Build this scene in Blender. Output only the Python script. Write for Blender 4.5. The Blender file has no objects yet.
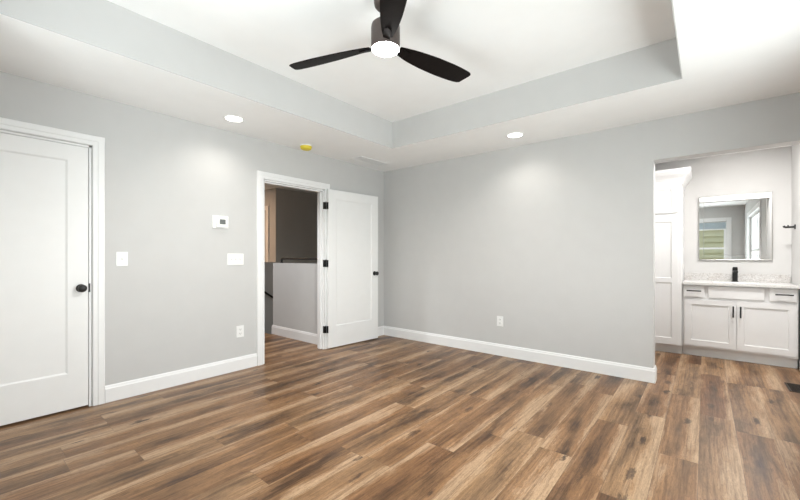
import bpy, bmesh, math, random
from mathutils import Vector, Matrix, Euler
random.seed(4)
S = bpy.context.scene
COL = S.collection
R = math.radians

# ------------------------------------------------------------------ camera
cam_d = bpy.data.cameras.new('camera')
cam_d.sensor_fit = 'HORIZONTAL'
cam_d.sensor_width = 36.0
cam_d.lens = 36.0 * 371.94 / 800.0
cam_d.shift_y = 6.26 / 800.0
cam_d.clip_start = 0.02
cam = bpy.data.objects.new('camera', cam_d)
COL.objects.link(cam)
cam.location = (3.7248, -4.1663, 1.1758)
cam.rotation_euler = (R(90), 0, R(39.28))
S.camera = cam

# ------------------------------------------------------------------ view
S.view_settings.view_transform = 'Standard'
S.view_settings.look = 'None'
S.view_settings.gamma = 1.0
S.view_settings.use_curve_mapping = False
S.view_settings.exposure = 0.165

# ------------------------------------------------------------------ world (sky over green ground)
W = bpy.data.worlds.new('sky'); S.world = W
W.use_nodes = True
wn = W.node_tree; wn.nodes.clear()
wo = wn.nodes.new('ShaderNodeOutputWorld'); wb = wn.nodes.new('ShaderNodeBackground')
wt = wn.nodes.new('ShaderNodeTexCoord'); wx = wn.nodes.new('ShaderNodeSeparateXYZ')
wr = wn.nodes.new('ShaderNodeValToRGB')
wm = wn.nodes.new('ShaderNodeMath'); wm.operation = 'MULTIPLY_ADD'; wm.inputs[1].default_value = .5; wm.inputs[2].default_value = .5
wn.links.new(wt.outputs['Generated'], wx.inputs[0]); wn.links.new(wx.outputs['Z'], wm.inputs[0])
wn.links.new(wm.outputs[0], wr.inputs[0]); wn.links.new(wr.outputs[0], wb.inputs[0]); wn.links.new(wb.outputs[0], wo.inputs[0])
cr = wr.color_ramp
cr.elements[0].position = 0.49; cr.elements[0].color = (.33, .33, .25, 1)
cr.elements[1].position = 0.60; cr.elements[1].color = (.80, .90, 1.0, 1)
e = cr.elements.new(0.53); e.color = (.55, .56, .44, 1)
wb.inputs[1].default_value = 1.2

def area_lamp(name, loc, rot, sx, sy, power, color):
    d = bpy.data.lights.new(name, 'AREA'); d.shape = 'RECTANGLE'; d.size = sx; d.size_y = sy
    d.energy = power; d.color = color
    o = bpy.data.objects.new(name, d); COL.objects.link(o); o.location = loc; o.rotation_euler = rot
    return o
# area lamps added outside the windows to stand in for daylight
area_lamp('daylight_right_window', (5.00, -2.25, .45), (0, R(122), 0), .9, 2.4, 60, (.925, .966, 1.0))
area_lamp('skylight_right_window', (5.40, -2.25, 1.30), (0, R(98), 0), 1.6, 2.4, 88, (.925, .966, 1.0))
area_lamp('back_window_fill', (2.20, -5.10, .65), (R(114), 0, R(3)), 1.7, 1.7, 98, (.925, .966, 1.0))  # added fill from behind, shining through the made-up rear window
area_lamp('daylight_mirrored_window', (2.75, -5.15, .15), (R(128), 0, R(-28)), .9, 1.2, 110, (.925, .966, 1.0))
def disc_lamp(name, loc, power, color, size):
    d = bpy.data.lights.new(name, 'AREA'); d.shape = 'DISK'; d.size = size; d.energy = power; d.color = color
    o = bpy.data.objects.new(name, d); COL.objects.link(o); o.location = loc
    return o
disc_lamp('bathroom_ceiling_lamp', (4.12, .72, 2.435), 35, (1.0, .985, .965), .30)
hl = bpy.data.lights.new('hall_fill_spot', 'SPOT'); hl.energy = 120; hl.spot_size = R(75); hl.spot_blend = .6; hl.shadow_soft_size = .08; hl.color = (.96, .98, 1.0)  # unseen spot added in the hall to brighten the stair half wall
hlo = bpy.data.objects.new('hall_fill_spot', hl); COL.objects.link(hlo); hlo.location = (-1.0, -2.7, 2.40)
hlo.rotation_euler = (Vector((-.85, -1.02, .65)) - Vector(hlo.location)).to_track_quat('-Z', 'Y').to_euler()
disc_lamp('far_hall_lamp', (-3.4, -1.3, 2.435), 28, (1.0, .68, .45), .25)

# ------------------------------------------------------------------ materials
def new_mat(name):
    m = bpy.data.materials.new(name); m.use_nodes = True
    n = m.node_tree; b = n.nodes['Principled BSDF']
    return m, n, b
def N(n, t, **kw):
    x = n.nodes.new(t)
    for k, v in kw.items(): setattr(x, k, v)
    return x
def plain(name, col, rough=.5, metal=0.0, var=.03, scale=40, bump=0.0, spec=.5):
    """paint-like procedural: tiny mottling of the base tone, optional fine orange-peel bump"""
    m, n, b = new_mat(name)
    tc = N(n, 'ShaderNodeTexCoord'); nz = N(n, 'ShaderNodeTexNoise'); nz.inputs['Scale'].default_value = scale; nz.inputs['Detail'].default_value = 3
    n.links.new(tc.outputs['Object'], nz.inputs['Vector'])
    rp = N(n, 'ShaderNodeValToRGB')
    rp.color_ramp.elements[0].color = tuple(c * (1 - var) for c in col) + (1,)
    rp.color_ramp.elements[1].color = tuple(min(1, c * (1 + var)) for c in col) + (1,)
    rp.color_ramp.elements[0].position = .3; rp.color_ramp.elements[1].position = .7
    n.links.new(nz.outputs['Fac'], rp.inputs[0]); n.links.new(rp.outputs[0], b.inputs['Base Color'])
    b.inputs['Roughness'].default_value = rough; b.inputs['Metallic'].default_value = metal
    b.inputs['Specular IOR Level'].default_value = spec
    if bump:
        bp = N(n, 'ShaderNodeBump'); bp.inputs['Strength'].default_value = bump; bp.inputs['Distance'].default_value = .002
        n2 = N(n, 'ShaderNodeTexNoise'); n2.inputs['Scale'].default_value = 220; n2.inputs['Detail'].default_value = 2
        n.links.new(tc.outputs['Object'], n2.inputs['Vector']); n.links.new(n2.outputs['Fac'], bp.inputs['Height']); n.links.new(bp.outputs[0], b.inputs['Normal'])
    return m
def emit(name, col, strength):
    m, n, b = new_mat(name)
    b.inputs['Base Color'].default_value = (.9, .9, .9, 1)
    b.inputs['Emission Color'].default_value = col + (1,); b.inputs['Emission Strength'].default_value = strength
    return m
M = {}
M['wall'] = plain('grey_wall_paint', (.578, .575, .568), .75, var=.012, scale=6, bump=.10, spec=.25)
M['bathwall'] = plain('pale_wall_paint', (.62, .612, .60), .7, var=.012, scale=6, bump=.10, spec=.25)
M['ceil'] = plain('ceiling_white_paint', (.90, .90, .895), .85, var=.01, scale=6, bump=.08, spec=.2)
M['trim'] = plain('trim_white_paint', (.84, .84, .84), .38, var=.008, scale=10)
M['door'] = plain('door_white_paint', (.83, .83, .825), .42, var=.008, scale=10)
M['cab'] = plain('cabinet_white_paint', (.80, .80, .80), .4, var=.008, scale=10)
M['plastic'] = plain('white_plastic', (.86, .86, .85), .35, var=.005, scale=20)
M['slot'] = plain('dark_slot', (.03, .03, .03), .6)
M['black'] = plain('black_metal', (.009, .009, .009), .38, metal=0.0, var=.1)
M['fan_body'] = plain('bronze_fan_housing', (.075, .058, .052), .38, metal=.3, var=.06)
M['yellow'] = plain('yellow_plastic', (.72, .58, .03), .45, var=.04)
M['lcd'] = plain('grey_lcd', (.16, .17, .165), .25, var=.35, scale=160)
M['chrome'] = plain('brushed_silver', (.50, .49, .47), .3, metal=1.0, var=.02)
M['mirror'] = plain('mirror_silver', (.86, .87, .87), .015, metal=1.0, var=.0)
M['ceramic'] = plain('white_ceramic', (.88, .88, .87), .12, var=.003)
M['register'] = plain('bronze_register', (.035, .026, .02), .5, metal=.3, var=.1)
M['glow'] = emit('lit_white_lens', (1.0, .97, .92), 9.0)
M['fan_glow'] = emit('lit_fan_lens', (1.0, .985, .96), 22.0)
M['blind'] = plain('white_blind_slat', (.85, .85, .83), .5, var=.01)
M['shade'] = plain('pale_shade_cloth', (.42, .50, .55), .8, var=.03)
M['siding'] = plain('cream_siding', (.66, .62, .42), .7, var=.05, scale=3)
M['carpet'] = plain('stair_tread_wood', (.16, .09, .05), .5, var=.3, scale=12)

def glass_mat():
    m = bpy.data.materials.new('window_glass'); m.use_nodes = True
    n = m.node_tree; n.nodes.clear()
    o = N(n, 'ShaderNodeOutputMaterial'); mx = N(n, 'ShaderNodeMixShader'); t = N(n, 'ShaderNodeBsdfTransparent'); g = N(n, 'ShaderNodeBsdfGlossy')
    g.inputs['Roughness'].default_value = .02; t.inputs[0].default_value = (.95, .97, .96, 1)
    f = N(n, 'ShaderNodeLayerWeight'); f.inputs[0].default_value = .5
    p5 = N(n, 'ShaderNodeMath', operation='POWER'); p5.inputs[1].default_value = 5; n.links.new(f.outputs['Facing'], p5.inputs[0])
    ma = N(n, 'ShaderNodeMath', operation='MULTIPLY_ADD'); ma.inputs[1].default_value = .6; ma.inputs[2].default_value = .03; n.links.new(p5.outputs[0], ma.inputs[0])
    n.links.new(ma.outputs[0], mx.inputs[0]); n.links.new(t.outputs[0], mx.inputs[1]); n.links.new(g.outputs[0], mx.inputs[2]); n.links.new(mx.outputs[0], o.inputs[0])
    return m
M['glass'] = glass_mat()

def math_n(n, op, a, b=None, c=None):
    x = N(n, 'ShaderNodeMath', operation=op)
    for i, v in enumerate((a, b, c)):
        if v is None: continue
        if isinstance(v, (int, float)): x.inputs[i].default_value = v
        else: n.links.new(v, x.inputs[i])
    return x.outputs[0]
def mixc(n, fac, a, b, mode='MIX'):
    x = N(n, 'ShaderNodeMix', data_type='RGBA', blend_type=mode)
    for i, v in ((0, fac), (6, a), (7, b)):
        if isinstance(v, (int, float)): x.inputs[i].default_value = v
        elif isinstance(v, tuple): x.inputs[i].default_value = v
        else: n.links.new(v, x.inputs[i])
    return x.outputs[2]
def ramp(n, fac, stops, interp='LINEAR'):
    r = N(n, 'ShaderNodeValToRGB'); r.color_ramp.interpolation = interp
    els = r.color_ramp.elements
    while len(els) < len(stops): els.new(.5)
    for e, (p, c) in zip(els, stops):
        e.position = p; e.color = c if len(c) == 4 else tuple(c) + (1,)
    n.links.new(fac, r.inputs[0]); return r.outputs[0]
def vec(n, x, y, z):
    c = N(n, 'ShaderNodeCombineXYZ')
    for i, v in enumerate((x, y, z)):
        if isinstance(v, (int, float)): c.inputs[i].default_value = v
        else: n.links.new(v, c.inputs[i])
    return c.outputs[0]
def noise(n, v, scale=1.0, detail=4, rough=.55, dist=0.0):
    x = N(n, 'ShaderNodeTexNoise'); x.inputs['Scale'].default_value = scale; x.inputs['Detail'].default_value = detail
    x.inputs['Roughness'].default_value = rough; x.inputs['Distortion'].default_value = dist
    n.links.new(v, x.inputs['Vector']); return x.outputs['Fac']

def plank_mat():
    m, n, b = new_mat('rustic_wood_plank_floor')
    PW, PL = .19, 1.24
    tc = N(n, 'ShaderNodeTexCoord'); sp = N(n, 'ShaderNodeSeparateXYZ'); n.links.new(tc.outputs['Object'], sp.inputs[0])
    X, Y = sp.outputs[0], sp.outputs[1]
    u = math_n(n, 'DIVIDE', math_n(n, 'SUBTRACT', X, 3.51 - 40 * PW), PW)
    row = math_n(n, 'FLOOR', u); fu = math_n(n, 'FRACT', u)
    wr_ = N(n, 'ShaderNodeTexWhiteNoise', noise_dimensions='1D'); n.links.new(row, wr_.inputs['W'])
    v = math_n(n, 'DIVIDE', math_n(n, 'ADD', math_n(n, 'ADD', Y, 50), math_n(n, 'MULTIPLY', wr_.outputs['Value'], 7.3)), PL)
    col = math_n(n, 'FLOOR', v); fv = math_n(n, 'FRACT', v)
    wp = N(n, 'ShaderNodeTexWhiteNoise', noise_dimensions='2D'); n.links.new(vec(n, row, col, 0), wp.inputs['Vector'])
    ps = N(n, 'ShaderNodeSeparateColor'); n.links.new(wp.outputs['Color'], ps.inputs[0])
    r1, r2, r3 = ps.outputs[0], ps.outputs[1], ps.outputs[2]
    # every plank samples its own piece of the wood
    ox = math_n(n, 'ADD', X, math_n(n, 'MULTIPLY', r1, 37.0)); oy = math_n(n, 'ADD', Y, math_n(n, 'MULTIPLY', r2, 53.0))
    oz = math_n(n, 'MULTIPLY', r3, 19.0)
    def P3(sx, sy, dz=0.0): return vec(n, math_n(n, 'MULTIPLY', ox, sx), math_n(n, 'MULTIPLY', oy, sy), math_n(n, 'ADD', oz, dz))
    w1 = noise(n, P3(3.5, .8), 1, 2, .5); w2 = noise(n, P3(15, 3.0, 3), 1, 6, .68, .4)
    # distance from the heart of the plank, wandering as it runs along
    s_ = math_n(n, 'SUBTRACT', fu, math_n(n, 'MULTIPLY_ADD', r3, .7, .15))
    s_ = math_n(n, 'ADD', s_, math_n(n, 'MULTIPLY', math_n(n, 'SUBTRACT', w1, .5), 1.5))
    s_ = math_n(n, 'ADD', s_, math_n(n, 'MULTIPLY', math_n(n, 'SUBTRACT', w2, .5), .95))
    w3 = noise(n, P3(60, 7, 9), 1, 4, .65)
    s_ = math_n(n, 'ADD', s_, math_n(n, 'MULTIPLY', math_n(n, 'SUBTRACT', w3, .5), .42))
    d = math_n(n, 'ABSOLUTE', s_)
    patch = noise(n, P3(2.5, 1.5, 7), 1, 4, .6)
    grain = noise(n, P3(75, 2.2, 1), 1, 4, .6); fine = noise(n, P3(210, 9, 2), 1, 2, .5)
    base = ramp(n, r1, [(0, (.195, .096, .042)), (.25, (.290, .163, .079)), (.5, (.235, .124, .057)), (.75, (.335, .204, .106)), (1, (.210, .113, .053))])
    heart = math_n(n, 'MULTIPLY', ramp(n, d, [(.03, (1, 1, 1)), (.18, (.68, .68, .68)), (.30, (.25, .25, .25)), (.46, (0, 0, 0))]), ramp(n, patch, [(.36, (.12, .12, .12)), (.50, (.55, .55, .55)), (.64, (1, 1, 1))]))
    c1 = mixc(n, math_n(n, 'MULTIPLY', heart, .84), base, (.034, .017, .010, 1))
    sap = ramp(n, d, [(.42, (0, 0, 0)), (.66, (.66, .66, .66))])
    c2 = mixc(n, sap, c1, (.46, .325, .205, 1))
    ring = math_n(n, 'MULTIPLY_ADD', math_n(n, 'SINE', math_n(n, 'MULTIPLY', s_, 62)), .5, .5)
    c3 = mixc(n, .45, c2, mixc(n, 1.0, c2, ramp(n, ring, [(.0, (1.12, 1.12, 1.12)), (.65, (1, 1, 1)), (1, (.50, .46, .43))]), 'MULTIPLY'))
    c4 = mixc(n, .65, c3, mixc(n, 1.0, c3, ramp(n, grain, [(.34, (1.28, 1.27, 1.25)), (.5, (1, 1, 1)), (.62, (.55, .50, .46))]), 'MULTIPLY'))
    c5 = mixc(n, .45, c4, mixc(n, 1.0, c4, ramp(n, fine, [(.3, (1.15, 1.15, 1.15)), (.7, (.76, .75, .74))]), 'MULTIPLY'))
    # knots: dark ragged eyes, mostly near the heart
    vor = N(n, 'ShaderNodeTexVoronoi', feature='F1'); vor.inputs['Scale'].default_value = 1.0; vor.inputs['Randomness'].default_value = .95
    n.links.new(P3(11.0, 3.6, 11), vor.inputs['Vector'])
    ks = N(n, 'ShaderNodeSeparateColor'); n.links.new(vor.outputs['Color'], ks.inputs[0])
    kd = math_n(n, 'ADD', vor.outputs['Distance'], math_n(n, 'MULTIPLY', math_n(n, 'SUBTRACT', noise(n, P3(50, 14, 4), 1, 4, .65), .5), .75))
    b.inputs['Specular IOR Level'].default_value = .28
    kn = math_n(n, 'MULTIPLY', ramp(n, kd, [(.06, (1, 1, 1)), (.18, (.8, .8, .8)), (.28, (0, 0, 0))]), ramp(n, ks.outputs[0], [(.72, (0, 0, 0)), (.95, (.92, .92, .92))]))
    c6 = mixc(n, kn, mixc(n, 1.0, c5, (.98, .97, .97, 1), 'MULTIPLY'), (.040, .022, .015, 1))
    # seams between planks
    eu = math_n(n, 'MULTIPLY', math_n(n, 'MINIMUM', fu, math_n(n, 'SUBTRACT', 1, fu)), PW)
    ev = math_n(n, 'MULTIPLY', math_n(n, 'MINIMUM', fv, math_n(n, 'SUBTRACT', 1, fv)), PL)
    ed = math_n(n, 'MINIMUM', eu, ev)
    seam = math_n(n, 'LESS_THAN', ed, .0012)
    c7 = mixc(n, math_n(n, 'MULTIPLY', seam, .5), c6, (.05, .03, .02, 1))
    n.links.new(c7, b.inputs['Base Color'])
    n.links.new(math_n(n, 'MULTIPLY_ADD', fine, .16, .26), b.inputs['Roughness'])
    bp = N(n, 'ShaderNodeBump'); bp.inputs['Strength'].default_value = .25; bp.inputs['Distance'].default_value = .0015
    n.links.new(math_n(n, 'SUBTRACT', fine, math_n(n, 'MULTIPLY', seam, 2)), bp.inputs['Height']); n.links.new(bp.outputs[0], b.inputs['Normal'])
    return m
M['floor'] = plank_mat()

def granite_mat(name, k):
    m, n, b = new_mat(name)
    tc = N(n, 'ShaderNodeTexCoord')
    a = noise(n, tc.outputs['Object'], 75, 5, .7); c = noise(n, tc.outputs['Object'], 260, 3, .6); d = noise(n, tc.outputs['Object'], 14, 3, .5)
    k1 = ramp(n, a, [(.32, (.20, .18, .17)), (.44, (.52, .50, .48)), (.58, (.72, .71, .69)), (.72, (.86, .85, .84))])
    k2 = mixc(n, .35, k1, ramp(n, c, [(.4, (.25, .22, .21)), (.6, (.85, .84, .83))]))
    k3 = mixc(n, .15, k2, ramp(n, d, [(.4, (.55, .47, .42)), (.6, (.8, .8, .8))]))
    n.links.new(mixc(n, k, k3, (.80, .80, .79, 1)), b.inputs['Base Color']); b.inputs['Roughness'].default_value = .18
    return m
M['granite'] = granite_mat('speckled_granite', 0.0)
M['granite_top'] = granite_mat('pale_speckled_granite', .55)

def blade_mat():
    m, n, b = new_mat('dark_espresso_blade')
    tc = N(n, 'ShaderNodeTexCoord'); mp = N(n, 'ShaderNodeMapping'); mp.inputs['Scale'].default_value = (3, 60, 20)
    n.links.new(tc.outputs['Object'], mp.inputs[0])
    f = noise(n, mp.outputs[0], 1, 4, .6)
    n.links.new(ramp(n, f, [(.3, (.003, .002, .0017)), (.7, (.007, .0045, .004))]), b.inputs['Base Color'])
    b.inputs['Roughness'].default_value = .5; b.inputs['Specular IOR Level'].default_value = .12
    return m
M['blade'] = blade_mat()

# ------------------------------------------------------------------ mesh helpers
class MB:
    def __init__(s): s.bm = bmesh.new()
    def box(s, x0, x1, y0, y1, z0, z1, bev=0.0, seg=2):
        vs = [s.bm.verts.new((x, y, z)) for x in (min(x0, x1), max(x0, x1)) for y in (min(y0, y1), max(y0, y1)) for z in (min(z0, z1), max(z0, z1))]
        fs = [s.bm.faces.new([vs[i] for i in q]) for q in ((0, 1, 3, 2), (4, 6, 7, 5), (0, 4, 5, 1), (2, 3, 7, 6), (0, 2, 6, 4), (1, 5, 7, 3))]
        if bev:
            es = {e for f in fs for e in f.edges}
            bmesh.ops.bevel(s.bm, geom=list(es), offset=bev, segments=seg, profile=.5, affect='EDGES')
        return s
    def lathe(s, prof, center=(0, 0, 0), axis='Z', seg=40, cap0=True, cap1=True):
        """prof: list of (radius, height) along the axis"""
        c = Vector(center); rings = []
        for r, h in prof:
            ring = []
            for k in range(seg):
                a = 2 * math.pi * k / seg; p = (r * math.cos(a), r * math.sin(a), h)
                if axis == 'X': p = (p[2], p[0], p[1])
                if axis == 'Y': p = (p[1], p[2], p[0])
                ring.append(s.bm.verts.new(c + Vector(p)))
            rings.append(ring)
        for a, b in zip(rings, rings[1:]):
            for k in range(seg): s.bm.faces.new((a[k], a[(k + 1) % seg], b[(k + 1) % seg], b[k]))
        if cap0: s.bm.faces.new(rings[0][::-1])
        if cap1: s.bm.faces.new(rings[-1])
        return s
    def tube(s, pts, r, seg=12):
        pts = [Vector(p) for p in pts]; rings = []
        for i, p in enumerate(pts):
            t = (pts[min(i + 1, len(pts) - 1)] - pts[max(i - 1, 0)]).normalized()
            up = Vector((0, 0, 1)) if abs(t.z) < .9 else Vector((1, 0, 0))
            a = t.cross(up).normalized(); b = a.cross(t)
            rings.append([s.bm.verts.new(p + r * (math.cos(q) * a + math.sin(q) * b)) for q in (2 * math.pi * k / seg for k in range(seg))])
        for a, b in zip(rings, rings[1:]):
            for k in range(seg): s.bm.faces.new((a[k], a[(k + 1) % seg], b[(k + 1) % seg], b[k]))
        s.bm.faces.new(rings[0][::-1]); s.bm.faces.new(rings[-1])
        return s
    def prism(s, prof, fn, a, b):
        """closed 2D profile swept from a to b; fn(p, q, t) -> 3D point"""
        A = [s.bm.verts.new(fn(p, q, a)) for p, q in prof]; B = [s.bm.verts.new(fn(p, q, b)) for p, q in prof]
        k = len(prof)
        for i in range(k): s.bm.faces.new((A[i], A[(i + 1) % k], B[(i + 1) % k], B[i]))
        s.bm.faces.new(A[::-1]); s.bm.faces.new(B)
        return s
    def panel_slab(s, W_, H_, T_, u0, u1, vs, rec, slope, fn, back=True):
        """a door blank W x H x T with recessed panels spanning u0..u1 for each (v0, v1) in vs; fn(u, v, depth) -> point, depth 0 is the front face"""
        def quad(*pts): s.bm.faces.new([s.bm.verts.new(fn(*p)) for p in pts])
        def side(d0, dr):
            quad((0, 0, d0), (u0, 0, d0), (u0, H_, d0), (0, H_, d0)); quad((u1, 0, d0), (W_, 0, d0), (W_, H_, d0), (u1, H_, d0))
            edges = [0] + [q for v in vs for q in v] + [H_]
            for i in range(0, len(edges), 2): quad((u0, edges[i], d0), (u1, edges[i], d0), (u1, edges[i + 1], d0), (u0, edges[i + 1], d0))
            for v0, v1 in vs:
                o = [(u0, v0), (u1, v0), (u1, v1), (u0, v1)]; k = [(u0 + slope, v0 + slope), (u1 - slope, v0 + slope), (u1 - slope, v1 - slope), (u0 + slope, v1 - slope)]
                for i in range(4):
                    j = (i + 1) % 4; quad(o[i] + (d0,), o[j] + (d0,), k[j] + (dr,), k[i] + (dr,))
                quad(*[p + (dr,) for p in k])
        side(0, rec)
        if back: side(T_, T_ - rec)
        else: quad((0, 0, T_), (W_, 0, T_), (W_, H_, T_), (0, H_, T_))
        for a, b in (((0, 0), (W_, 0)), ((W_, 0), (W_, H_)), ((W_, H_), (0, H_)), ((0, H_), (0, 0))):
            quad(a + (0,), b + (0,), b + (T_,), a + (T_,))
        bmesh.ops.remove_doubles(s.bm, verts=s.bm.verts, dist=1e-6)
        return s
    def build(s, name, mat, parent=None, smooth=False):
        bmesh.ops.recalc_face_normals(s.bm, faces=s.bm.faces)
        me = bpy.data.meshes.new(name); s.bm.to_mesh(me); s.bm.free()
        me.materials.append(M[mat])
        if smooth:
            for p in me.polygons: p.use_smooth = True
            try: me.set_sharp_from_angle(angle=R(38))
            except Exception: pass
        o = bpy.data.objects.new(name, me); COL.objects.link(o)
        if parent: o.parent = parent; o.matrix_parent_inverse = Matrix.Identity(4)
        return o
def tag(o, label=None, cat=None, group=None, kind=None):
    if label: o['label'] = label
    if cat: o['category'] = cat
    if group: o['group'] = group
    if kind: o['kind'] = kind
    return o
def thing(name, label, cat, loc=(0, 0, 0), group=None, kind=None, rotz=0):
    o = bpy.data.objects.new(name, None); COL.objects.link(o); o.location = loc; o.rotation_euler = (0, 0, rotz)
    o.empty_display_size = .1
    return tag(o, label, cat, group, kind)
def copy_tree(o, parent=None):
    c = o.copy(); COL.objects.link(c); c.parent = parent
    for ch in list(o.children): copy_tree(ch, c)
    return c
def struct(mb, name, mat, label, cat):
    return tag(mb.build(name, mat), label, cat, kind='structure')

H = 2.44          # soffit height
TZ = 2.745        # tray height
YB = -4.40        # back wall of the bedroom
XR = 4.50         # right wall of bedroom and bathroom
BY = 1.98         # back wall of the bathroom

# ------------------------------------------------------------------ floor
f = MB()
f.box(0, XR + .15, YB - .15, BY + .12, -.12, 0)
f.box(-4.3, 0, -4.3, -1.06, -.12, 0)
f.box(-1.335, 0, -1.06, -.92, -.12, 0)
struct(f, 'floor', 'floor', 'rustic brown wood plank floor running through all the rooms', 'floor')

# ------------------------------------------------------------------ walls
D1a, D1b, D1h = -4.215, -3.440, 2.040       # closed door opening on the left wall
D2a, D2b, D2h = -1.968, -1.128, 2.018       # open doorway on the left wall
w = MB()
for y0, y1, z0, z1 in ((YB - .15, D1a, 0, TZ), (D1a, D1b, D1h, TZ), (D1b, D2a, 0, TZ), (D2a, D2b, D2h, TZ), (D2b, .14, 0, TZ)):
    w.box(-.12, 0, y0, y1, z0, z1)
struct(w, 'wall_left', 'wall', 'light grey painted wall with the two white doors', 'wall')
OPX, OPH = 3.36, 2.07                        # bathroom opening
w = MB(); w.box(0, OPX, 0, .14, 0, TZ); w.box(OPX, XR, 0, .14, OPH, TZ)
struct(w, 'wall_front', 'wall', 'light grey painted wall with the wide opening to the bathroom', 'wall')
RW = [(-3.40, -1.10, .55, 2.06)]             # window in the right wall: y0, y1, z0, z1
w = MB()
y0, y1, z0, z1 = RW[0]
w.box(XR, XR + .15, YB - .15, y0, 0, TZ); w.box(XR, XR + .15, y1, .14, 0, TZ); w.box(XR, XR + .15, y0, y1, 0, z0); w.box(XR, XR + .15, y0, y1, z1, TZ)
struct(w, 'wall_right', 'wall', 'plain pale wall on the right side, seen at the picture edge behind the vanity', 'wall')
BW = [(1.35, 2.94, .70, 2.06), (3.14, 4.16, .70, 2.06)]
w = MB(); xs = 0
for x0, x1, z0, z1 in BW:
    w.box(xs, x0, YB - .15, YB, 0, TZ); w.box(x0, x1, YB - .15, YB, 0, z0); w.box(x0, x1, YB - .15, YB, z1, TZ); xs = x1
w.box(xs, XR, YB - .15, YB, 0, TZ)
struct(w, 'wall_back', 'wall', 'grey bedroom wall with a window, seen in the bathroom mirror', 'wall')
w = MB(); w.box(XR, XR + .15, .14, BY + .12, 0, H + .1)
struct(w, 'wall_bathroom_right', 'bathwall', 'pale side wall carrying the black robe hook at the right picture edge', 'wall')
w = MB(); w.box(2.7, XR, BY, BY + .12, 0, H); w.box(2.82, 2.94, .14, BY, 0, H)
struct(w, 'wall_bathroom', 'bathwall', 'pale wall behind the bathroom mirror and vanity', 'wall')

# ------------------------------------------------------------------ ceiling with raised tray
TX0, TX1, TY0, TY1 = .885, 3.605, -4.03, -.842
c = MB()
c.box(0, TX0, YB, 0, H, TZ + .1); c.box(TX1, XR, YB, 0, H, TZ + .1); c.box(TX0, TX1, TY1, 0, H, TZ + .1); c.box(TX0, TX1, YB, TY0, H, TZ + .1)
c.box(TX0, TX1, TY0, TY1, TZ, TZ + .1)
c.box(2.82, XR, .14, BY, H, H + .1)
struct(c, 'ceiling', 'ceil', 'white ceiling with a raised rectangular tray in the middle', 'ceiling')
t = MB(); q = .006
t.box(TX0, TX0 + q, TY0, TY1, H + .0005, TZ - .0005); t.box(TX1 - q, TX1, TY0, TY1, H + .0005, TZ - .0005)
t.box(TX0 + q, TX1 - q, TY1 - q, TY1, H + .0005, TZ - .0005); t.box(TX0 + q, TX1 - q, TY0, TY0 + q, H + .0005, TZ - .0005)
struct(t, 'trim_1', 'wall', 'grey painted upright sides of the raised ceiling tray', 'ceiling tray')

# ------------------------------------------------------------------ baseboards
BBP = [(0, 0), (.015, 0), (.015, .108), (.011, .116), (.009, .128), (.005, .135), (0, .135)]
def bb_x(mb, y, sgn, x0, x1): return mb.prism(BBP, lambda p, q, t: (t, y + sgn * p, q), x0, x1)
def bb_y(mb, x, sgn, y0, y1): return mb.prism(BBP, lambda p, q, t: (x + sgn * p, t, q), y0, y1)
CW = .0765
b_ = bb_y(MB(), 0, 1, D1b + .008 + CW, D2a - .006 - CW)
struct(b_, 'baseboard_left', 'trim', 'white baseboard between the closed door and the open doorway', 'baseboard')
b_ = bb_y(MB(), 0, 1, D2b + .006 + CW, -.016)
struct(b_, 'baseboard_corner', 'trim', 'short white baseboard behind the open door by the room corner', 'baseboard')
b_ = bb_x(MB(), 0, -1, 0, OPX + .015); bb_y(b_, OPX, 1, 0, .14)
struct(b_, 'baseboard_front', 'trim', 'long white baseboard along the grey wall, ending at the bathroom opening', 'baseboard')
b_ = bb_x(MB(), YB, 1, 0, XR)
struct(b_, 'baseboard_back', 'trim', 'white baseboard along the bedroom wall behind the camera', 'baseboard')
b_ = bb_y(MB(), XR, -1, YB + .016, 1.40)
struct(b_, 'baseboard_right', 'trim', 'white baseboard along the right side wall', 'baseboard')

# ------------------------------------------------------------------ doors on the left wall
def casing_left(mb, ya, yb, top, x=0.0, sgn=1, cw=CW):
    """door casing around an opening in a wall x = const; two-step moulding"""
    P = [(0, 0), (0, .011), (.006, .014), (.030, .014), (.036, .018), (cw - .004, .018), (cw, .014), (cw, 0)]
    mb.prism(P, lambda p, q, t: (x + sgn * q, ya - p, t), 0, top + cw); mb.prism(P, lambda p, q, t: (x + sgn * q, yb + p, t), 0, top + cw)
    mb.prism(P, lambda p, q, t: (x + sgn * (q + .0004), t, top + p), ya - cw + .0005, yb + cw - .0005)
    return mb
def jamb_left(mb, ya, yb, top, x0=-.12, x1=0.0, th=.016):
    mb.box(x0, x1, ya - .001, ya + th - .001, 0, top); mb.box(x0, x1, yb - th + .001, yb + .001, 0, top); mb.box(x0, x1, ya, yb, top - th + .001, top + .001)
    return mb
def knob(parent, base, axis_v, mat='black'):
    """rosette, neck and flattened round knob, pointing along axis_v"""
    mb = MB().lathe([(.030, 0), (.031, .004), (.028, .009), (.014, .012), (.0115, .020), (.0115, .032), (.018, .038), (.026, .046), (.0285, .054), (.027, .062), (.020, .068), (.008, .071)], seg=32)
    rot = Vector((0, 0, 1)).rotation_difference(Vector(axis_v)).to_matrix().to_4x4()
    bmesh.ops.transform(mb.bm, matrix=Matrix.Translation(base) @ rot, verts=mb.bm.verts)
    return mb.build('door_knob', mat, parent, smooth=True)

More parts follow.
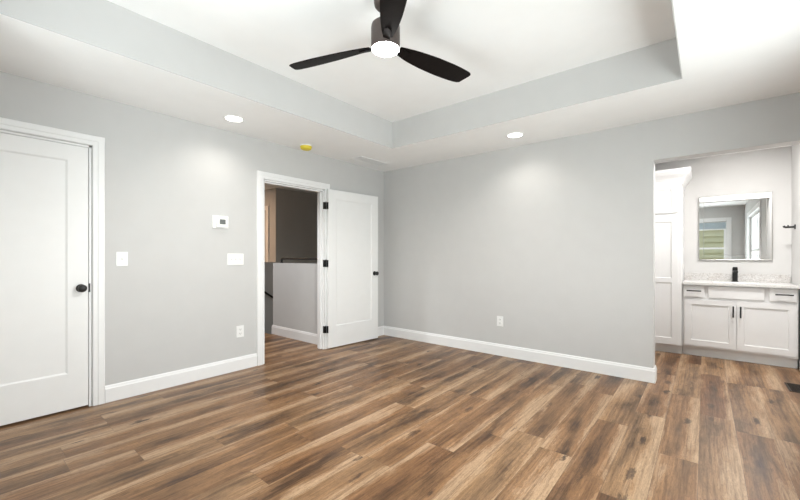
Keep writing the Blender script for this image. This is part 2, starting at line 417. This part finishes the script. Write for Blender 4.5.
d1 = thing('door_1', 'closed white one-panel door at the left edge with a black knob', 'door', kind='structure')
d1i = D1b - .016
casing_left(MB(), D1a - .006 + .014, D1b + .006, D1h + .006).build('door_casing', 'trim', d1)
jamb_left(MB(), D1a, D1b + .001, D1h + .001).build('door_jamb', 'trim', d1)
LW = (d1i - .002) - (D1a + .018)
lf = MB().panel_slab(LW, 2.008, .035, .120, LW - .122, [(.270, 1.893)], .007, .012, lambda u, v, d: (-.003 - d, D1a + .018 + u, .0145 + v))
leaf1 = lf.build('door_leaf', 'door', d1)
knob(leaf1, (-.003, -3.503, .930), (1, 0, 0))
MB().box(-.006, .0006, d1i - .0018, d1i + .010, .895, .965, .001).build('strike_plate', 'black', d1)

d2 = thing('door_2', 'open white one-panel door with black hinges, swung back against the grey wall', 'door', kind='structure')
casing_left(MB(), D2a - .002, D2b + .002, D2h + .003).build('door_casing', 'trim', d2)
jm = jamb_left(MB(), D2a - .001, D2b + .001, D2h + .001)
jm.box(-.085, -.040, D2b - .028, D2b - .014, 0, D2h - .014); jm.box(-.085, -.040, D2a + .014, D2a + .028, 0, D2h - .014); jm.box(-.085, -.040, D2a, D2b, D2h - .028, D2h - .014)
jm.build('door_jamb', 'trim', d2)
casing_left(MB(), D2a - .002, D2b + .002, D2h + .003, x=-.12, sgn=-1).build('hall_casing', 'trim', d2)
# the leaf: room-facing face runs (0.062,-1.109) -> (0.128,-0.27)
A2 = Vector((.0600, -1.109, 0)); dir2 = Vector((.066, .862, 0)).normalized(); nrm2 = Vector((dir2.y, -dir2.x, 0))
L2 = .850
lf = MB().panel_slab(L2, 2.010, .035, .118, L2 - .118, [(.270, 1.893)], .007, .012, lambda u, v, d: A2 + dir2 * u - nrm2 * d + Vector((0, 0, .014 + v)))
leaf2 = lf.build('door_leaf', 'door', d2)
kp = A2 + dir2 * (L2 - .068)
knob(leaf2, kp + Vector((0, 0, .935)), nrm2); 
def hinge(z):
    mb = MB()
    p = Vector((.030, D2b + .004, z))
    mb.lathe([(.0075, -.045), (.0075, .045)], (p.x, p.y, z), seg=16); mb.lathe([(.005, .045), (.004, .050)], (p.x, p.y, z), seg=12)
    mb.box(-.004, .029, D2b - .0168, D2b - .0148, z - .044, z + .044, .0008)
    mb.box(.0185, .0205, D2b - .012, D2b + .010, z - .044, z + .044, .0008)
    q = A2 - dir2 * .0012
    mb.prism([(-.001, -.044), (.001, -.044), (.001, .044), (-.001, .044)], lambda a, b, t: q + dir2 * a - nrm2 * t + Vector((0, 0, z + b)), 0, .033)
    return mb.build('hinge', 'black', d2, smooth=True)
for z in (1.815, 1.085, .250): hinge(z)
MB().box(-.060, -.030, D2a + .0150, D2a + .0168, .90, .97, .0008).build('strike_plate', 'black', d2)

# ------------------------------------------------------------------ hall beyond the open doorway
w = MB(); w.box(-1.335, -.121, -1.02, -.90, 0, 1.075)
struct(w, 'wall_stair_guard', 'wall', 'grey half wall guarding the stairs, seen through the open doorway', 'wall')
b_ = bb_x(MB(), -1.02, -1, -1.350, -.140); bb_y(b_, -1.335, -1, -1.02, -.90)
struct(b_, 'baseboard_hall', 'trim', 'white baseboard at the foot of the half wall in the hall', 'baseboard')
w = MB(); w.box(-2.52, -2.40, -3.6, -.30, -1.8, 1.070)
struct(w, 'wall_stair_side', 'wall', 'half wall on the far side of the stairs carrying the sloped handrail', 'wall')
w = MB(); w.box(-2.52, -2.40, -.30, 1.6, -1.8, H)
struct(w, 'wall_stairwell', 'wall', 'shaded tall wall at the far side of the stairwell', 'wall')
w = MB(); w.box(-3.02, -2.52, -.30, -.18, 0, H)
struct(w, 'wall_hall', 'wall', 'narrow lit wall end beside the white door casing across the stairs', 'wall')
w = MB()
w.box(-4.3, -.12, -4.3, -4.2, 0, H); w.box(-4.3, -4.2, -4.2, 1.6, 0, H); w.box(-4.2, -.12, 1.6, 1.7, -1.8, H); w.box(-.12, 0, .14, 1.7, -1.8, H)
w.box(-2.40, -.12, -1.16, -1.06, -1.8, -.12); w.box(-2.52, 0, -1.16, 1.7, -1.9, -1.8); w.box(-4.2, -2.52, -.18, -.06, 0, H)
struct(w, 'wall_hall_outer', 'wall', 'outer walls closing the hall, out of sight through the doorway', 'wall')
c = MB(); c.box(-4.3, -.12, -4.3, 1.7, H, H + .1)
struct(c, 'ceiling_hall', 'ceil', 'hall ceiling seen at the top of the open doorway', 'ceiling')
# door casing across the stairwell
d3 = thing('door_3', 'far white door casing across the stairs, seen at the left of the doorway', 'door', kind='structure')
mb = MB(); mb.box(-2.70, -2.628, -.318, -.300, 0, 2.13, .003); mb.box(-3.55, -2.701, -.318, -.300, 2.05, 2.13, .003); mb.box(-3.55, -3.475, -.318, -.300, 0, 2.05, .003)
mb.build('door_casing', 'trim', d3)
MB().panel_slab(.76, 2.03, .03, .12, .64, [(.28, 1.91)], .009, .012, lambda u, v, d: (-3.468 + u, -.298 + d + .002, .012 + v)).build('door_leaf', 'door', d3)
# steps going down along the far wall
stp = MB()
for k in range(7):
    z = -.19 * (k + 1); y = -1.06 + .26 * k
    stp.box(-2.40, -1.36, y, y + .29, z - .03, z); stp.box(-2.40, -1.36, y, y + .02, z, z + .16)
struct(stp, 'stairs', 'carpet', 'steps going down behind the half wall in the hall', 'stairs')
rl = thing('handrail', 'black metal rail along the top of the hall half wall', 'handrail', (-.8, -.96, 1.075))
MB().tube([(-.40, 0, .001), (-.40, 0, .050), (-.395, 0, .062), (-.38, 0, .066), (.655, 0, .064)], .016).build('rail_bar', 'black', rl, smooth=True)
MB().lathe([(.024, .0005), (.024, .006), (.014, .009)], (-.40, 0, 0), seg=20).build('base_flange', 'black', rl, smooth=True)
rs = thing('handrail', 'black sloped handrail running down the far stair wall', 'handrail', (-2.40, -.95, .80))
MB().tube([(.055, -.30, .165), (.055, 0, 0), (.055, .40, -.268), (.055, .95, -.64)], .018).build('rail_bar', 'black', rs, smooth=True)
for yy in (-.1, .75): MB().tube([(.0008, yy, -yy * .67 - .06), (.04, yy, -yy * .67 - .06), (.055, yy, -yy * .67 - .018)], .007, 8).build('bracket', 'black', rs, smooth=True)

# ------------------------------------------------------------------ windows
def window(name, label, axis, c0, a0, a1, z0, z1, inward):
    """axis 'x': wall x = c0, opening spans y a0..a1; axis 'y': wall y = c0, opening spans x"""
    d = thing(name, label, 'window', kind='structure')
    def bx(mb, p0, p1, q0, q1, z0_, z1_, bev=0.0):
        lo, hi = sorted((c0 + inward * q0, c0 + inward * q1))
        if axis == 'x': mb.box(lo, hi, p0, p1, z0_, z1_, bev)
        else: mb.box(p0, p1, lo, hi, z0_, z1_, bev)
    cs = MB(); k = .095
    bx(cs, a0 - k, a0, .0, .019, z0 - .10, z1 + k, .002); bx(cs, a1, a1 + k, .0, .019, z0 - .10, z1 + k, .002); bx(cs, a0, a1, .0, .019, z1, z1 + k, .002); bx(cs, a0 - .0, a1 + .0, .0, .019, z0 - .10, z0 - .022, .002)
    cs.build('window_casing', 'trim', d)
    sl = MB(); bx(sl, a0 - k - .015, a1 + k + .015, .0, .045, z0 - .022, z0, .003); sl.build('window_sill', 'trim', d)
    fr = MB(); t = .045
    bx(fr, a0, a0 + t, -.13, -.05, z0, z1); bx(fr, a1 - t, a1, -.13, -.05, z0, z1); bx(fr, a0 + t, a1 - t, -.13, -.05, z0, z0 + t); bx(fr, a0 + t, a1 - t, -.13, -.05, z1 - t, z1)
    zm = (z0 + z1) / 2; bx(fr, a0 + t, a1 - t, -.12, -.06, zm - .022, zm + .022)
    if a1 - a0 > 1.5: am = (a0 + a1) / 2; bx(fr, am - .04, am + .04, -.125, -.055, z0 + t, z1 - t)
    fr.build('window_frame', 'trim', d)
    gl = MB(); bx(gl, a0 + t, a1 - t, -.093, -.089, z0 + t, z1 - t); gl.build('window_pane', 'glass', d)
    return d
window('window_1', 'white cased window with blinds reflected in the bathroom mirror', 'y', YB, *BW[1], 1)
window('window_2', 'wide bedroom window in the right wall, outside the picture', 'x', XR, *RW[0], -1)
window('window_3', 'unseen wide window added behind the camera to light the front wall', 'y', YB, *BW[0], 1)  # added opening, lets the rear fill light reach the front wall
x0, x1, z0, z1 = BW[1]
bl = thing('window_shade', 'short pale roller shade at the top of the window reflected in the mirror', 'window shade', ((x0 + x1) / 2, YB - .030, z1))
hw = (x1 - x0) / 2 - .006
MB().lathe([(.016, -hw), (.016, hw)], (0, 0, -.018), 'X', 20).build('roller', 'blind', bl, smooth=True)
MB().box(-hw + .01, hw - .01, .0165, .0175, -.185, -.018).build('shade_cloth', 'shade', bl)
MB().box(-hw + .01, hw - .01, .010, .024, -.212, -.185, .003).build('bottom_bar', 'blind', bl)
# the house next door
nh = MB()
for k in range(28):
    z = -3.0 + k * .24
    nh.prism([(0, 0), (.075, 0), (.004, .24), (0, .24)], lambda p, q, t, z=z: (t, -13.0 + p, z + q), -4, 9)
nh.box(-4, 9, -13.3, -13.0, -3.0, 3.72)
tag(nh.build('neighbour_house_wall', 'siding'), 'cream lap-sided wall of a house outside, seen in the mirrored window', 'house wall', kind='structure')

# ------------------------------------------------------------------ ceiling fan
FX, FY = 2.245, -2.494
fan = thing('ceiling_fan', 'dark bronze three-blade ceiling fan with a lit white light, hanging from the tray', 'ceiling fan', (FX, FY, TZ))
zc = 2.411 - TZ
MB().lathe([(.040, -.084), (.056, -.080), (.066, -.068), (.070, -.045), (.072, -.0005)], seg=40).build('canopy', 'fan_body', fan, smooth=True)
MB().lathe([(.0135, zc + .150), (.0135, -.08)], seg=20).build('downrod', 'fan_body', fan, smooth=True)
MB().lathe([(.084, zc + .006), (.0865, zc + .010), (.0865, zc + .135), (.083, zc + .150), (.074, zc + .158), (.030, zc + .162), (.022, zc + .182), (.014, zc + .184)], seg=48).build('motor_housing', 'fan_body', fan, smooth=True)
MB().lathe([(.010, zc - .012), (.045, zc - .010), (.070, zc - .004), (.082, zc + .004), (.0845, zc + .012)], seg=48).build('light_lens', 'fan_glow', fan, smooth=True)
fl = bpy.data.lights.new('fan_lamp', 'SPOT'); fl.energy = 140; fl.spot_size = R(172); fl.spot_blend = .5; fl.shadow_soft_size = .08; fl.color = (1.0, .97, .93)
flo = bpy.data.objects.new('fan_lamp', fl); COL.objects.link(flo); flo.parent = fan; flo.location = (0, 0, zc - .03)
def blade(ang, pitch=R(-17)):
    # outline in (along, across)
    up = [(.100, .030), (.15, .044), (.22, .056), (.32, .066), (.44, .071), (.55, .070), (.63, .064), (.668, .056), (.680, .046)]
    dn = [(.700, -.040), (.694, -.052), (.672, -.060), (.60, -.066), (.50, -.068), (.38, -.064), (.28, -.056), (.20, -.046), (.14, -.036), (.100, -.028)]
    out = up + dn
    ca, sa = math.cos(ang), math.sin(ang)
    def P(p, q, t):
        tw = pitch * (1.0 - .25 * (p - .1) / .6)
        y = q * math.cos(tw) - t * math.sin(tw); z = q * math.sin(tw) + t * math.cos(tw)
        return (p * ca - y * sa, p * sa + y * ca, zc + .032 + z)
    mb = MB(); bm = mb.bm
    # subdivided strip so that the twist is smooth
    xs = [.100, .13, .16, .20, .25, .31, .38, .45, .52, .58, .63, .66, .678, .690, .698]
    def edge(pts, x):
        for (a, b), (c_, d) in zip(pts, pts[1:]):
            if a <= x <= c_: return b + (d - b) * (x - a) / (c_ - a)
        return pts[-1][1] if x > pts[-1][0] else pts[0][1]
    dnr = dn[::-1]
    dnr = [p for p in dnr if p[0] <= .700]; dnr.sort()
    prev = None
    for x in xs:
        u = edge(up, min(x, .680)); d = edge(dnr, x)
        if x > .680: u = .046 - (x - .680) * 4.2
        ring = [bm.verts.new(P(x, d + (u - d) * s, t)) for t in (-.003, .003) for s in (0, .25, .5, .75, 1)]
        if prev:
            for i in range(4):
                bm.faces.new((prev[i], prev[i + 1], ring[i + 1], ring[i])); bm.faces.new((prev[5 + i], prev[6 + i], ring[6 + i], ring[5 + i]))
            bm.faces.new((prev[0], ring[0], ring[5], prev[5])); bm.faces.new((prev[4], ring[4], ring[9], prev[9]))
        else:
            for i in range(4): bm.faces.new((ring[i], ring[i + 1], ring[6 + i], ring[5 + i]))
        prev = ring
    for i in range(4): bm.faces.new((prev[i], prev[i + 1], prev[6 + i], prev[5 + i]))
    b = mb.build('blade', 'blade', fan, smooth=True)
    # blade iron under the root
    mi = MB()
    mi.prism([(.080, -.020), (.080, .020), (.120, .024), (.175, .016), (.185, .0), (.175, -.016), (.120, -.024)], lambda p, q, t: P(p, q, -.004 + t), -.006, 0)
    mi.build('blade_bracket', 'blade', b)
for a in (196.5, 76.5, 316.5): blade(R(a))

# ------------------------------------------------------------------ recessed lights
def recessed(x, y, z, label):
    t = thing('recessed_light', label, 'ceiling light', (x, y, z), 'recessed ceiling lights')
    MB().lathe([(.070, -.0045), (.084, -.006), (.092, -.003), (.094, -.0003)], seg=48, cap0=False, cap1=False).build('trim_ring', 'plastic', t, smooth=True)
    MB().lathe([(.012, -.0052), (.071, -.0048), (.072, -.0005)], seg=48).build('lens', 'glow', t, smooth=True)
    d = bpy.data.lights.new('recessed_lamp', 'SPOT'); d.energy = 12; d.spot_size = R(150); d.spot_blend = .8; d.shadow_soft_size = .06; d.color = (1.0, .95, .88)
    o = bpy.data.objects.new('recessed_lamp', d); COL.objects.link(o); o.parent = t; o.location = (0, 0, -.03)
    return t
recessed(.385, -2.489, H, 'round lit recessed light in the ceiling strip above the thermostat wall')
recessed(2.198, -.406, H, 'round lit recessed light in the ceiling strip near the long grey wall')

# ------------------------------------------------------------------ smoke detector and ceiling vent
t = thing('smoke_detector', 'small round smoke detector with a yellow dust cover on the ceiling', 'smoke detector', (.207, -1.559, H))
MB().lathe([(.066, -.0005), (.066, -.012), (.030, -.0122)][::-1], seg=40).build('mounting_base', 'plastic', t, smooth=True)
MB().lathe([(.020, -.050), (.048, -.048), (.060, -.040), (.065, -.024), (.066, -.0125)], seg=40).build('dust_cover', 'yellow', t, smooth=True)
t = thing('ceiling_vent', 'flush white louvred air vent in the ceiling near the room corner', 'vent', (.285, -.590, H))
fr = MB(); a, b = .105, .265
fr.box(-a, -a + .022, -b, b, -.007, -.0004, .002); fr.box(a - .022, a, -b, b, -.007, -.0004, .002); fr.box(-a + .022, a - .022, -b, -b + .022, -.007, -.0004, .002); fr.box(-a + .022, a - .022, b - .022, b, -.007, -.0004, .002)
fr.build('vent_frame', 'ceil', t)
lv = MB(); 
for k in range(9):
    x = -.075 + k * .0188
    lv.prism([(-.009, -.0026), (.009, -.0058), (.009, -.0046), (-.009, -.0004)], lambda p, q, s, x=x: (x + p, s, q), -b + .022, b - .022)
lv.build('louvres', 'ceil', t)

# ------------------------------------------------------------------ thermostat, switches, outlets
t = thing('thermostat', 'white wall thermostat with a small grey screen beside the open doorway', 'thermostat', (0, -2.436, 1.515))
MB().box(.0004, .010, -.079, .079, -.062, .062, .003).build('back_plate', 'plastic', t)
MB().box(.010, .030, -.048, .062, -.056, .050, .005, 3).build('thermostat_body', 'plastic', t)
MB().box(.0302, .0312, -.018, .040, -.022, .026).build('screen', 'lcd', t)
MB().box(.0300, .0318, .012, .034, -.042, -.034, .0006).build('button', 'plastic', t)
def switch(y, z, gangs, label):
    t = thing('light_switch', label, 'light switch', (0, y, z))
    w_ = .040 if gangs == 1 else .040 + .023 * (gangs - 1)
    MB().box(.0004, .006, -w_, w_, -.0585, .0585, .0025, 3).build('switch_plate', 'plastic', t)
    for g in range(gangs):
        c_ = (g - (gangs - 1) / 2) * .046
        MB().prism([(.0062, -.012), (.0075, -.012), (.0185, .005), (.0170, .011), (.0062, .012)], lambda p, q, s: (p, s, q), c_ - .0048, c_ + .0048).build('toggle', 'plastic', t)
    return t
switch(-3.242, 1.153, 1, 'single white light switch beside the closed white door')
switch(-2.281, 1.145, 3, 'wide triple white light switch beside the open doorway')
def outlet(loc, rotz, label):
    t = thing('power_outlet', label, 'power outlet', loc, rotz=rotz)
    MB().box(.0004, .006, -.040, .040, -.060, .060, .0025, 3).build('outlet_plate', 'plastic', t)
    for s in (-1, 1):
        r = MB().box(.0061, .0085, -.017, .017, s * .0215 - .0145, s * .0215 + .0145, .002).build('socket', 'plastic', t)
        MB().box(.0086, .0090, -.0085, -.0055, s * .0215 - .003, s * .0215 + .007).build('slot', 'slot', r)
        MB().box(.0086, .0090, .0055, .0085, s * .0215 - .003, s * .0215 + .007).build('slot', 'slot', r)
        MB().lathe([(.0026, .0086), (.0026, .0090)], (0, 0, s * .0215 - .0085), 'X', 12).build('slot', 'slot', r)
    return t
outlet((0, -2.232, .398), 0, 'white power outlet low on the wall below the triple switch')
outlet((1.852, 0, .406), R(-90), 'white power outlet low on the long grey wall')

# ------------------------------------------------------------------ bathroom
# tall linen cabinet
tc_ = thing('linen_cabinet', 'tall white shaker linen cabinet with crown moulding beside the vanity', 'cabinet', (3.235, 1.40, 0))
TXa, TXb, TYf = -.285, .283, -.022       # local extents; carcass front at TYf
MB().box(TXa, TXb, TYf, BY - 1.40 - .002, .11, 2.110, .0015).build('carcass', 'cab', tc_)
MB().box(TXa, TXb, .05, BY - 1.40 - .002, .0, .1095).build('toe_kick', 'cab', tc_)
CP = [(0, 2.045), (.008, 2.045), (.012, 2.075), (.030, 2.110), (.066, 2.150), (.078, 2.170), (.086, 2.180), (.086, 2.213), (0, 2.213)]
cm = MB(); bm = cm.bm
pr = []
for p, q in CP:      # mitred: front run then right-hand return
    pr.append([bm.verts.new((TXa, TYf - p - .0005, q)), bm.verts.new((TXb + p + .0005, TYf - p - .0005, q)), bm.verts.new((TXb + p + .0005, BY - 1.40 - .002, q))])
for i in range(len(pr)):
    a, b = pr[i], pr[(i + 1) % len(pr)]
    for j in (0, 1): bm.faces.new((a[j], a[j + 1], b[j + 1], b[j]))
bm.faces.new([p[0] for p in pr]); bm.faces.new([p[2] for p in pr])
cm.build('crown_moulding', 'cab', tc_)
dw = .50; dx0 = -.252; Tf = TYf - .0195
MB().panel_slab(dw, .340, .019, .062, dw - .062, [(.060, .280)], .009, .004, lambda u, v, d: (dx0 + u, Tf + d, 1.700 + v), back=False).build('upper_door', 'cab', tc_)
MB().panel_slab(dw, 1.552, .019, .062, dw - .062, [(.078, .745), (.800, 1.478)], .009, .004, lambda u, v, d: (dx0 + u, Tf + d, .115 + v), back=False).build('lower_door', 'cab', tc_)

# vanity
VX0, VX1, VY = 3.522, 4.480, 1.42
va = thing('vanity_cabinet', 'white shaker bathroom vanity with black bar handles under the mirror', 'cabinet', ((VX0 + VX1) / 2, VY, 0))
ox = (VX0 + VX1) / 2
vb = MB(); vb.box(VX0 - ox, VX1 - ox, 0, .018, .11, .842); vb.box(VX0 - ox, VX0 - ox + .016, .018, .556, .11, .842); vb.box(VX1 - ox - .016, VX1 - ox, .018, .556, .11, .842)
vb.box(VX0 - ox + .016, VX1 - ox - .016, .018, .556, .11, .128); vb.box(VX0 - ox + .016, VX1 - ox - .016, .550, .556, .128, .842)
vb.build('carcass', 'cab', va)
MB().box(VX0 - ox, VX1 - ox, .055, .070, 0, .1095).build('toe_kick', 'cab', va)
def bar(parent, p, horizontal, length):
    mb = MB(); h = length / 2; y = p[1]
    if horizontal:
        mb.tube([(p[0] - h, y - .032, p[2]), (p[0] + h, y - .032, p[2])], .0070, 12)
        for s in (-1, 1): mb.tube([(p[0] + s * h * .72, y - .0005, p[2]), (p[0] + s * h * .72, y - .032, p[2])], .0042, 10)
    else:
        mb.tube([(p[0], y - .032, p[2] - h), (p[0], y - .032, p[2] + h)], .0070, 12)
        for s in (-1, 1): mb.tube([(p[0], y - .0005, p[2] + s * h * .72), (p[0], y - .032, p[2] + s * h * .72)], .0042, 10)
    return mb.build('bar_handle', 'black', parent, smooth=True)
yf = -.0195
dr = MB().box(3.534 - ox, 3.727 - ox, yf, -.0005, .697, .834, .003).build('drawer', 'cab', va); bar(dr, (3.631 - ox, yf, .772), True, .135)
MB().box(3.763 - ox, 4.226 - ox, yf, -.0005, .697, .834, .003).build('false_drawer_front', 'cab', va)
dr = MB().box(4.264 - ox, 4.466 - ox, yf, -.0005, .697, .834, .003).build('drawer', 'cab', va); bar(dr, (4.372 - ox, yf, .772), True, .135)
for xa, xb, hx in ((3.543, 4.001, 3.974), (4.006, 4.470, 4.035)):
    dd = MB().panel_slab(xb - xa, .535, .019, .062, xb - xa - .062, [(.062, .480)], .009, .004, lambda u, v, d: (xa - ox + u, yf + d, .134 + v), back=False).build('door', 'cab', va)
    bar(dd, (hx - ox, yf, .557), False, .125)
# stone top with a rectangular cut-out, backsplash
ct = thing('countertop', 'speckled grey granite vanity top with a low backsplash', 'countertop', (4.0, 1.70, .842))
g = MB(); ya, yb = 1.375 - 1.70, BY - 1.70 - .002; xa, xb = 3.523 - 4.0, 4.490 - 4.0; s0, s1, u0, u1 = -.20, .22, -.21, .09
g.box(xa, s0, ya, yb, .001, .027); g.box(s1, xb, ya, yb, .001, .027); g.box(s0, s1, ya, u0, .001, .027); g.box(s0, s1, u1, yb, .001, .027)
g.build('stone_slab', 'granite_top', ct)
MB().box(xa, xb, yb - .020, yb, .0275, .122, .0015).build('backsplash', 'granite', ct)
sk = MB(); sk.box(s0 + .0005, s0 + .012, u0 + .0005, u1 - .0005, -.12, .0235); sk.box(s1 - .012, s1 - .0005, u0 + .0005, u1 - .0005, -.12, .0235); sk.box(s0 + .012, s1 - .012, u0 + .0005, u0 + .012, -.12, .0235); sk.box(s0 + .012, s1 - .012, u1 - .012, u1 - .0005, -.12, .0235); sk.box(s0 + .0005, s1 - .0005, u0 + .0005, u1 - .0005, -.132, -.12)
so = tag(sk.build('sink', 'ceramic'), 'white undermount sink set into the granite vanity top', 'sink'); so.location = (4.0, 1.70, .842)
# faucet: square-cut black column with an open spout
fa = thing('faucet', 'square black single-hole faucet standing on the granite vanity top', 'faucet', (4.013, 1.875, .8695))
MB().box(-.030, .030, -.026, .026, .0004, .008, .002).build('base_plate', 'black', fa)
MB().box(-.024, .024, -.022, .022, .008, .165, .003).build('faucet_body', 'black', fa)
MB().box(-.022, .022, -.135, -.018, .112, .132, .003).build('spout', 'black', fa)
MB().box(-.021, .021, -.045, .024, .1655, .178, .003).build('lever', 'black', fa)
# mirror with mirrored bevel border
mx0, mx1, mz0, mz1 = 3.668, 4.345, 1.128, 1.935
mi = thing('wall_mirror', 'rectangular silver-edged mirror on the wall above the vanity', 'mirror', ((mx0 + mx1) / 2, BY, (mz0 + mz1) / 2))
hx, hz = (mx1 - mx0) / 2, (mz1 - mz0) / 2
MB().box(-hx + .004, hx - .004, -.014, -.001, -hz + .004, hz - .004).build('backing', 'slot', mi)
fr = MB(); k = .008
fr.box(-hx, -hx + k, -.027, -.002, -hz, hz, .002); fr.box(hx - k, hx, -.027, -.002, -hz, hz, .002); fr.box(-hx + k, hx - k, -.027, -.002, -hz, -hz + k, .002); fr.box(-hx + k, hx - k, -.027, -.002, hz - k, hz, .002)
fr.build('mirror_frame', 'chrome', mi)
bo = k + .001; bi = .052
bv = MB(); bm = bv.bm
o4 = [bm.verts.new((sx * (hx - bo), -.0195, sz * (hz - bo))) for sx, sz in ((-1, -1), (1, -1), (1, 1), (-1, 1))]
i4 = [bm.verts.new((sx * (hx - bi), -.01955, sz * (hz - bi))) for sx, sz in ((-1, -1), (1, -1), (1, 1), (-1, 1))]
k4 = [bm.verts.new((sx * (hx - bo), -.0145, sz * (hz - bo))) for sx, sz in ((-1, -1), (1, -1), (1, 1), (-1, 1))]
for i in range(4):
    j = (i + 1) % 4; bm.faces.new((o4[i], o4[j], i4[j], i4[i])); bm.faces.new((k4[i], k4[j], o4[j], o4[i]))
bm.faces.new(k4); bm.faces.new(i4)
bv.build('mirror_glass', 'mirror', mi)
ib = MB(); j = .0016
for a0_, a1_, c0_, c1_ in ((-hx + bi - j, -hx + bi + j, -hz + bi, hz - bi), (hx - bi - j, hx - bi + j, -hz + bi, hz - bi), (-hx + bi, hx - bi, -hz + bi - j, -hz + bi + j), (-hx + bi, hx - bi, hz - bi - j, hz - bi + j)):
    ib.box(a0_, a1_, -.0208, -.0198, c0_, c1_)
ib.build('bevel_line', 'chrome', mi)
# robe hook on the side wall
hk = thing('robe_hook', 'black robe hook on the side wall right of the mirror', 'hook', (XR, 1.74, 1.499))
MB().box(-.010, -.0004, -.024, .024, -.026, .026, .003).build('mounting_plate', 'black', hk)
MB().tube([(-.010, 0, 0), (-.075, 0, -.002), (-.086, 0, .003), (-.090, 0, .016)], .011, 12).build('hook_arm', 'black', hk, smooth=True)
MB().tube([(-.055, 0, .004), (-.058, 0, .022)], .006, 10).build('hook_peg', 'black', hk, smooth=True)
# floor register
fg = thing('floor_register', 'dark bronze floor air register in the wood floor near the vanity', 'vent', (4.375, .63, 0))
fr = MB(); a, b = .075, .145
fr.box(-a, -a + .016, -b, b, .0004, .005, .0015); fr.box(a - .016, a, -b, b, .0004, .005, .0015); fr.box(-a + .016, a - .016, -b, -b + .016, .0004, .005, .0015); fr.box(-a + .016, a - .016, b - .016, b, .0004, .005, .0015)
fr.build('register_frame', 'register', fg)
MB().box(-a + .016, a - .016, -b + .016, b - .016, .0004, .0012).build('duct_opening', 'slot', fg)
gr = MB()
for k in range(13):
    y = -b + .030 + k * .0192; gr.box(-a + .016, a - .016, y, y + .007, .0014, .0042)
gr.build('grille', 'register', fg)
